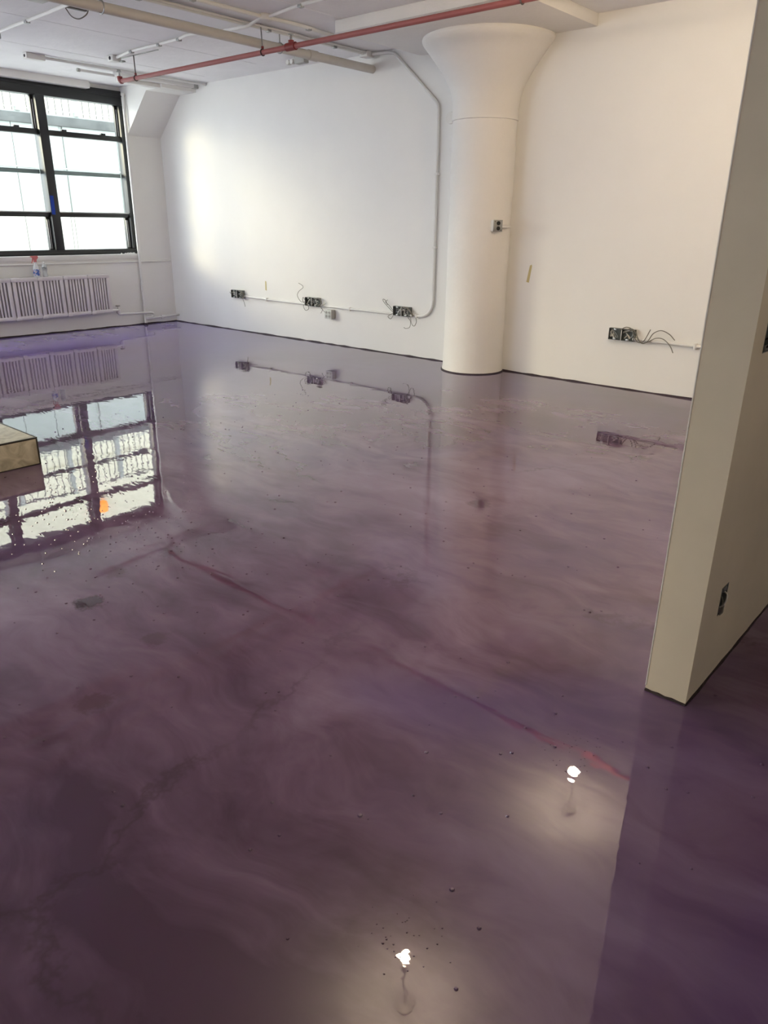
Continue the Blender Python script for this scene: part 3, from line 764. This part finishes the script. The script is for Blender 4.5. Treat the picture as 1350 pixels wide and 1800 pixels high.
wires(b3, [jit(7.62, BZ, [(0, .04), (.06, .075), (.12, .06), (.15, .0), (.19, -.05), (.23, -.05), (.26, -.02), (.29, .05), (.30, .075)]), jit(7.66, BZ, [(0, .03), (.07, .065), (.12, .04), (.15, -.02), (.20, -.06), (.25, -.03), (.29, .04), (.36, .075), (.44, .05), (.50, .0)]), jit(7.66, BZ, [(0, .02), (.10, .05), (.14, .0), (.19, -.055), (.25, -.04), (.32, .0), (.39, .0), (.46, -.05), (.50, -.115)])], 0.0042)

wc = thing('wall_conduit', 'white conduit along the foot of the wall rising beside the column', 'conduit', (5.33, 0, 0.48))
yq, zq = -0.022, 0.486
MB().tube([(1.90, yq, zq + 0.012), (2.5, yq, zq + 0.004), (3.216, yq, zq - 0.002)], 0.013, 10).build('tube', M['white'], wc)
MB().tube([(3.46, yq, zq - 0.002), (4.1, yq, zq - 0.004), (4.752, yq, zq - 0.006)], 0.013, 10).build('tube', M['white'], wc)
path = [(4.99, yq, zq), (5.13, yq, zq)] + arc((5.15, yq, zq + 0.18), 0.18, -90, 0, 'XZ', 8)[1:] + [(5.33, yq, 0.9), (5.328, yq, 1.8), (5.325, yq, 2.62), (5.315, yq, 2.665), (5.29, yq, 2.695), (4.74, yq, 3.17), (4.70, yq, 3.20), (4.62, yq, 3.215), (4.43, yq - 0.05, 3.215)]
MB().tube(path, 0.0155, 12).build('bent_tube', M['white'], wc)
for c in ((2.42, zq + .004), (4.02, zq - .004), (5.10, zq)):
    MB().cbox(c[0] - 0.012, c[0] + 0.012, -0.04, 0.0, c[1] - 0.024, c[1] + 0.02, 0.003).build('clip', M['white'], wc)
for z in (1.25, 2.0):
    MB().cbox(5.305, 5.355, -0.04, 0.0, z - 0.012, z + 0.012, 0.003).build('clip', M['white'], wc)
wc2 = thing('wall_conduit', 'short white conduit from the right hand box to the partition', 'conduit', (7.76, 0, 0.48))
MB().tube([(7.75, yq, zq + 0.004), (8.8, yq, zq - 0.004), (PX0, yq, zq - 0.01)], 0.014, 10).build('tube', M['white'], wc2)
MB().cbox(8.33, 8.355, -0.04, 0.0, zq - 0.03, zq + 0.025, 0.003).build('clip', M['white'], wc2)

def socket(parent, x, z, yface, sub='socket'):
    """duplex face drawn in the XZ plane facing -Y"""
    for dz in (0.021, -0.021):
        s = MB().lathe([(0.0, 0.003), (0.0165, 0.003), (0.0175, 0.0), (0.0165, -0.003), (0.0, -0.003)], 16, (x, yface, z + dz), 'Y').build(sub, M['socket_face'], parent)
        for dx in (-0.006, 0.006):
            MB().box(x + dx - 0.0012, x + dx + 0.0012, yface - 0.0045, yface - 0.002, z + dz - 0.002, z + dz + 0.006).build('slot', M['black'], s, smooth=False)
# grey double duplex box under the middle conduit
db = thing('surface_outlet', 'grey surface mounted double outlet below the wall conduit', 'outlet', (3.68, 0, 0.392))
MB().cbox(3.622, 3.738, -0.075, 0.0, 0.338, 0.448, 0.008).build('back_box', M['socket_side'], db)
MB().cbox(3.620, 3.740, -0.080, -0.073, 0.336, 0.450, 0.003).build('cover_plate', M['socket_face'], db)
for x in (3.654, 3.706):
    for dz in (0.024, -0.024):
        s = MB().lathe([(0.0, 0.003), (0.018, 0.003), (0.019, 0.0), (0.018, -0.003), (0.0, -0.003)], 16, (x, -0.081, 0.393 + dz), 'Y').build('socket', M['socket_side'], db)
        for dx in (-0.006, 0.006):
            MB().box(x + dx - 0.0015, x + dx + 0.0015, -0.0860, -0.0835, 0.391 + dz, 0.399 + dz).build('slot', M['black'], s, smooth=False)

# outlet on the round column, turned away from the wall
co = thing('column_outlet', 'grey duplex outlet with black sockets on the round column', 'outlet', (6.02 + 0.318 * math.cos(math.radians(-26)), -0.17 + 0.318 * math.sin(math.radians(-26)), 1.485), rot=(0, 0, math.radians(90 - 30)))
def LB(nm, mat, *a, c=0.004):
    return MB().cbox(*a, c).build(nm, mat, co, (0, 0, 0))
LB('back_box', M['white'], -0.052, 0.052, -0.050, 0.03, -0.056, 0.056, c=0.012)
LB('cover_plate', M['steel'], -0.050, 0.050, -0.057, -0.048, -0.055, 0.055, c=0.003)
for dz in (0.024, -0.024):
    MB().lathe([(0.0, 0.003), (0.0185, 0.003), (0.0195, 0.0), (0.0185, -0.005), (0.0, -0.005)], 18, (0.004, -0.058, dz), 'Y').build('socket', M['black'], co, (0, 0, 0))
for a in ((-0.034, 0.040), (0.034, -0.040)):
    MB().lathe([(0.0, 0.002), (0.005, 0.002), (0.005, -0.002), (0.0, -0.002)], 8, (a[0], -0.058, a[1]), 'Y').build('screw', M['dark_metal'], co, (0, 0, 0))
MB().tube([(0.05, -0.018, -0.008), (0.17, 0.03, -0.008)], 0.014, 10).build('feed_stub', M['white'], co, (0, 0, 0))

# masking tape strips
tp = MB().prism([(2.372, 0.612), (2.400, 0.606), (2.398, 0.728), (2.374, 0.733)], -0.0015, -0.0003, 'Y').build('masking_tape', M['tape'], smooth=False)
tag(tp, 'short upright strip of masking tape above the far conduit', 'tape')
tp2 = MB().prism([(6.525, 0.945), (6.556, 0.940), (6.578, 1.100), (6.574, 1.118), (6.553, 1.108)], -0.0015, -0.0003, 'Y').build('masking_tape', M['tape'], smooth=False)
tag(tp2, 'slanted strip of masking tape right of the round column', 'tape')

# partition cut-outs: steel box with wires
for (h, lab, cols) in ((holes[0], 'recessed outlet opening with loose white wire low on the partition', ('wire_white', 'wire')), (holes[1], 'recessed switch opening with black wires high on the partition', ('black', 'black'))):
    t = thing('recessed_box', lab, 'electrical box', (PX1 - 0.05, (h[0] + h[1]) / 2, (h[2] + h[3]) / 2))
    g = MB(); xa, xb = PX1 - 0.048, PX1 + 0.001
    g.box(xa, xa + 0.003, h[0], h[1], h[2], h[3])
    for q in ((h[0], h[0] + .003, h[2], h[3]), (h[1] - .003, h[1], h[2], h[3]), (h[0], h[1], h[2], h[2] + .003), (h[0], h[1], h[3] - .003, h[3])):
        g.box(xa, xb, *q)
    g.build('box', M['box_grey'], t, smooth=False)
    cy, cz = (h[0] + h[1]) / 2, (h[2] + h[3]) / 2
    MB().cbox(xb - 0.004, xb + 0.002, h[0] + 0.012, h[1] - 0.02, h[3] - 0.02, h[3] - 0.006, 0.001).build('ear', M['steel'], t)
    MB().cbox(xb - 0.004, xb + 0.002, h[0] + 0.012, h[1] - 0.02, h[2] + 0.006, h[2] + 0.02, 0.001).build('ear', M['steel'], t)
    wires(t, [[(xa + .01, cy, cz - .02), (xb - .005, cy - .012, cz - .028), (xb + .012, cy - .01, cz), (xb + .004, cy + .01, cz + .02), (xa + .01, cy + .015, cz + .03)]], 0.003, cols[0])
    wires(t, [[(xa + .01, cy + .01, cz + .02), (xb - .01, cy + .012, cz), (xb + .008, cy - .012, cz - .035), (xb + .003, cy - .025, cz - .05)]], 0.003, cols[1])

# ================================================================== low platform at the left edge
pf = thing('low_platform', 'low cream marbled platform with dark edge trim at left', 'platform', (5.65, -5.6, 0))
QX0, QX1, QY1, QY0, QZ = 3.2, 5.93, -4.978, -6.6, 0.183
MB().cbox(QX0, QX1 - 0.004, QY0, QY1 - 0.004, 0.004, QZ - 0.004, 0.002).build('body', M['stone'], pf)
MB().cbox(QX0, QX1 - 0.012, QY0, QY1 - 0.012, QZ - 0.006, QZ - 0.001, 0.001).build('top_slab', M['stone'], pf)
MB().cbox(QX1 - 0.012, QX1, QY0, QY1, QZ - 0.012, QZ, 0.002).build('edge_trim', M['platform_trim'], pf)
MB().cbox(QX0, QX1 - 0.012, QY1 - 0.010, QY1, QZ - 0.010, QZ, 0.002).build('edge_trim', M['platform_trim'], pf)
MB().cbox(QX1 - 0.010, QX1, QY1 - 0.010, QY1, 0.0, QZ - 0.012, 0.002).build('corner_trim', M['platform_trim'], pf)
MB().cbox(QX1 - 0.006, QX1 - 0.001, QY0, QY1 - 0.010, 0.0, 0.006, 0.001).build('foot_trim', M['platform_trim'], pf)
MB().cbox(QX0, QX1 - 0.010, QY1 - 0.006, QY1, 0.0, QZ - 0.010, 0.001).build('side_panel', M['platform_trim'], pf)

# ================================================================== bubbles in the coating
random.seed(21)
bb = MB()
def dome(x, y, r):
    n = 7
    vs = [(x + r * math.cos(2 * math.pi * k / n), y + r * math.sin(2 * math.pi * k / n), 0.0) for k in range(n)]
    vs += [(x + .7 * r * math.cos(2 * math.pi * k / n), y + .7 * r * math.sin(2 * math.pi * k / n), .55 * r) for k in range(n)] + [(x, y, .78 * r)]
    fs = [(k, (k + 1) % n, n + (k + 1) % n, n + k) for k in range(n)] + [(n + k, n + (k + 1) % n, 2 * n) for k in range(n)]
    bb.add(vs, fs)
for i in range(420):
    dome(random.uniform(5.0, 10.6), random.uniform(-6.9, -2.0), random.uniform(0.003, 0.007))
for i in range(260):                                       # around the window reflection
    dome(random.gauss(7.2, 0.5), random.gauss(-5.25, 0.28), random.uniform(0.0025, 0.006))
for i in range(34):
    dome(random.gauss(9.915, 0.05), random.gauss(-5.23, 0.06), random.uniform(0.0012, 0.0026))
for i in range(34):
    dome(random.gauss(9.93, 0.045), random.gauss(-6.05, 0.05), random.uniform(0.0012, 0.0026))
dome(9.6085, -5.8585, 0.008)
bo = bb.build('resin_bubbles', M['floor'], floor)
bo['kind'] = 'stuff'

# ================================================================== outside the window
gr = tag(MB().box(-30, -0.13, -30, 30, -0.45, -0.35).box(-0.13, 30, -30, Y_END - 0.3, -0.45, -0.35).build('courtyard_ground', M['ground'], smooth=False), 'grey paved ground of the courtyard outside the window', 'ground', kind='structure')
cwall = thing('courtyard_wall', 'pale rendered courtyard wall with grey coping and picket railing outside', 'wall', (-6.2, 2.0, -0.35))
XW = -6.0
joints = [-3.0, -1.6, -0.1, 0.62, 1.62, 1.70, 2.95, 4.4, 5.9, 8.0, 11.0]
for a, b in zip(joints[:-1], joints[1:]):
    MB().cbox(XW - 0.35, XW - (0.03 if b - a < 0.2 else 0.0), a + 0.006, b - 0.006, 1.60, 3.33, 0.006).build('panel', M['ext_panel'], cwall)
    MB().cbox(XW - 0.35, XW + 0.03, a + 0.006, b - 0.006, -0.35, 1.585, 0.006).build('base_panel', M['ext_base'], cwall)
MB().cbox(XW - 0.40, XW + 0.06, -3.0, 11.0, 3.33, 3.51, 0.01).build('coping', M['coping'], cwall)
MB().cbox(XW - 0.30, XW + 0.01, -3.0, 11.0, 3.51, 3.545, 0.005).build('coping_cap', M['ext_panel'], cwall)
MB().cbox(XW + 0.0, XW + 0.03, -3.0, 11.0, 2.50, 2.53, 0.005).build('string_course', M['ext_panel'], cwall)
MB().box(XW - 0.33, XW - 0.06, -3.0, 11.0, -0.35, 3.33)  .build('core', M['ext_base'], cwall, smooth=False)
pk = MB().cbox(XW - 0.010, XW + 0.010, -0.008, 0.008, 3.545, 4.55, 0.002).mesh('picket')
pk.materials.append(M['picket'])
k = 0
y = -2.95
while y < 10.9:
    o = bpy.data.objects.new('picket', pk); COL.objects.link(o)
    o.parent = cwall; o.matrix_parent_inverse = Matrix.Translation(cwall.location).inverted(); o.location = (0, y, 0)
    y += 0.152
for y in (-1.7, -0.45, 0.80, 2.05, 3.30, 4.55, 5.8, 7.05, 8.3):
    MB().cbox(XW - 0.05, XW + 0.05, y - 0.05, y + 0.05, 3.545, 4.60, 0.006).build('railing_post', M['ext_panel'], cwall)
MB().cbox(XW - 0.03, XW + 0.03, -3.0, 11.0, 4.55, 4.60, 0.006).build('handrail', M['picket'], cwall)
MB().cbox(XW - 0.015, XW + 0.015, -3.0, 11.0, 3.60, 3.62, 0.003).build('bottom_rail', M['ext_panel'], cwall)

fb = thing('cream_building', 'tall cream building standing behind the courtyard railing', 'building', (-12.5, 5, -0.35))
MB().box(-14, -11.0, -2.0, 17, -0.35, 8.3).build('facade', M['facade'], fb, smooth=False)
for zz in (5.6, 8.15):
    MB().cbox(-11.02, -10.94, -2.0, 17, zz, zz + 0.12, 0.01).build('cornice', M['facade'], fb)
ol = thing('orange_wall_lamp', 'round orange lamp on the cream building, mirrored in the floor', 'lamp', (-10.93, 3.9, 7.15))
MB().lathe([(0.0, 0.0), (0.12, 0.0), (0.20, 0.05), (0.22, 0.10), (0.16, 0.17), (0.0, 0.20)], 24, axis='X').build('lamp_globe', M['orange_lamp'], ol, (0, 0, 0))
MB().cbox(-0.07, 0.01, -0.08, 0.08, -0.08, 0.08, 0.01).build('wall_bracket', M['picket'], ol, (0, 0, 0))
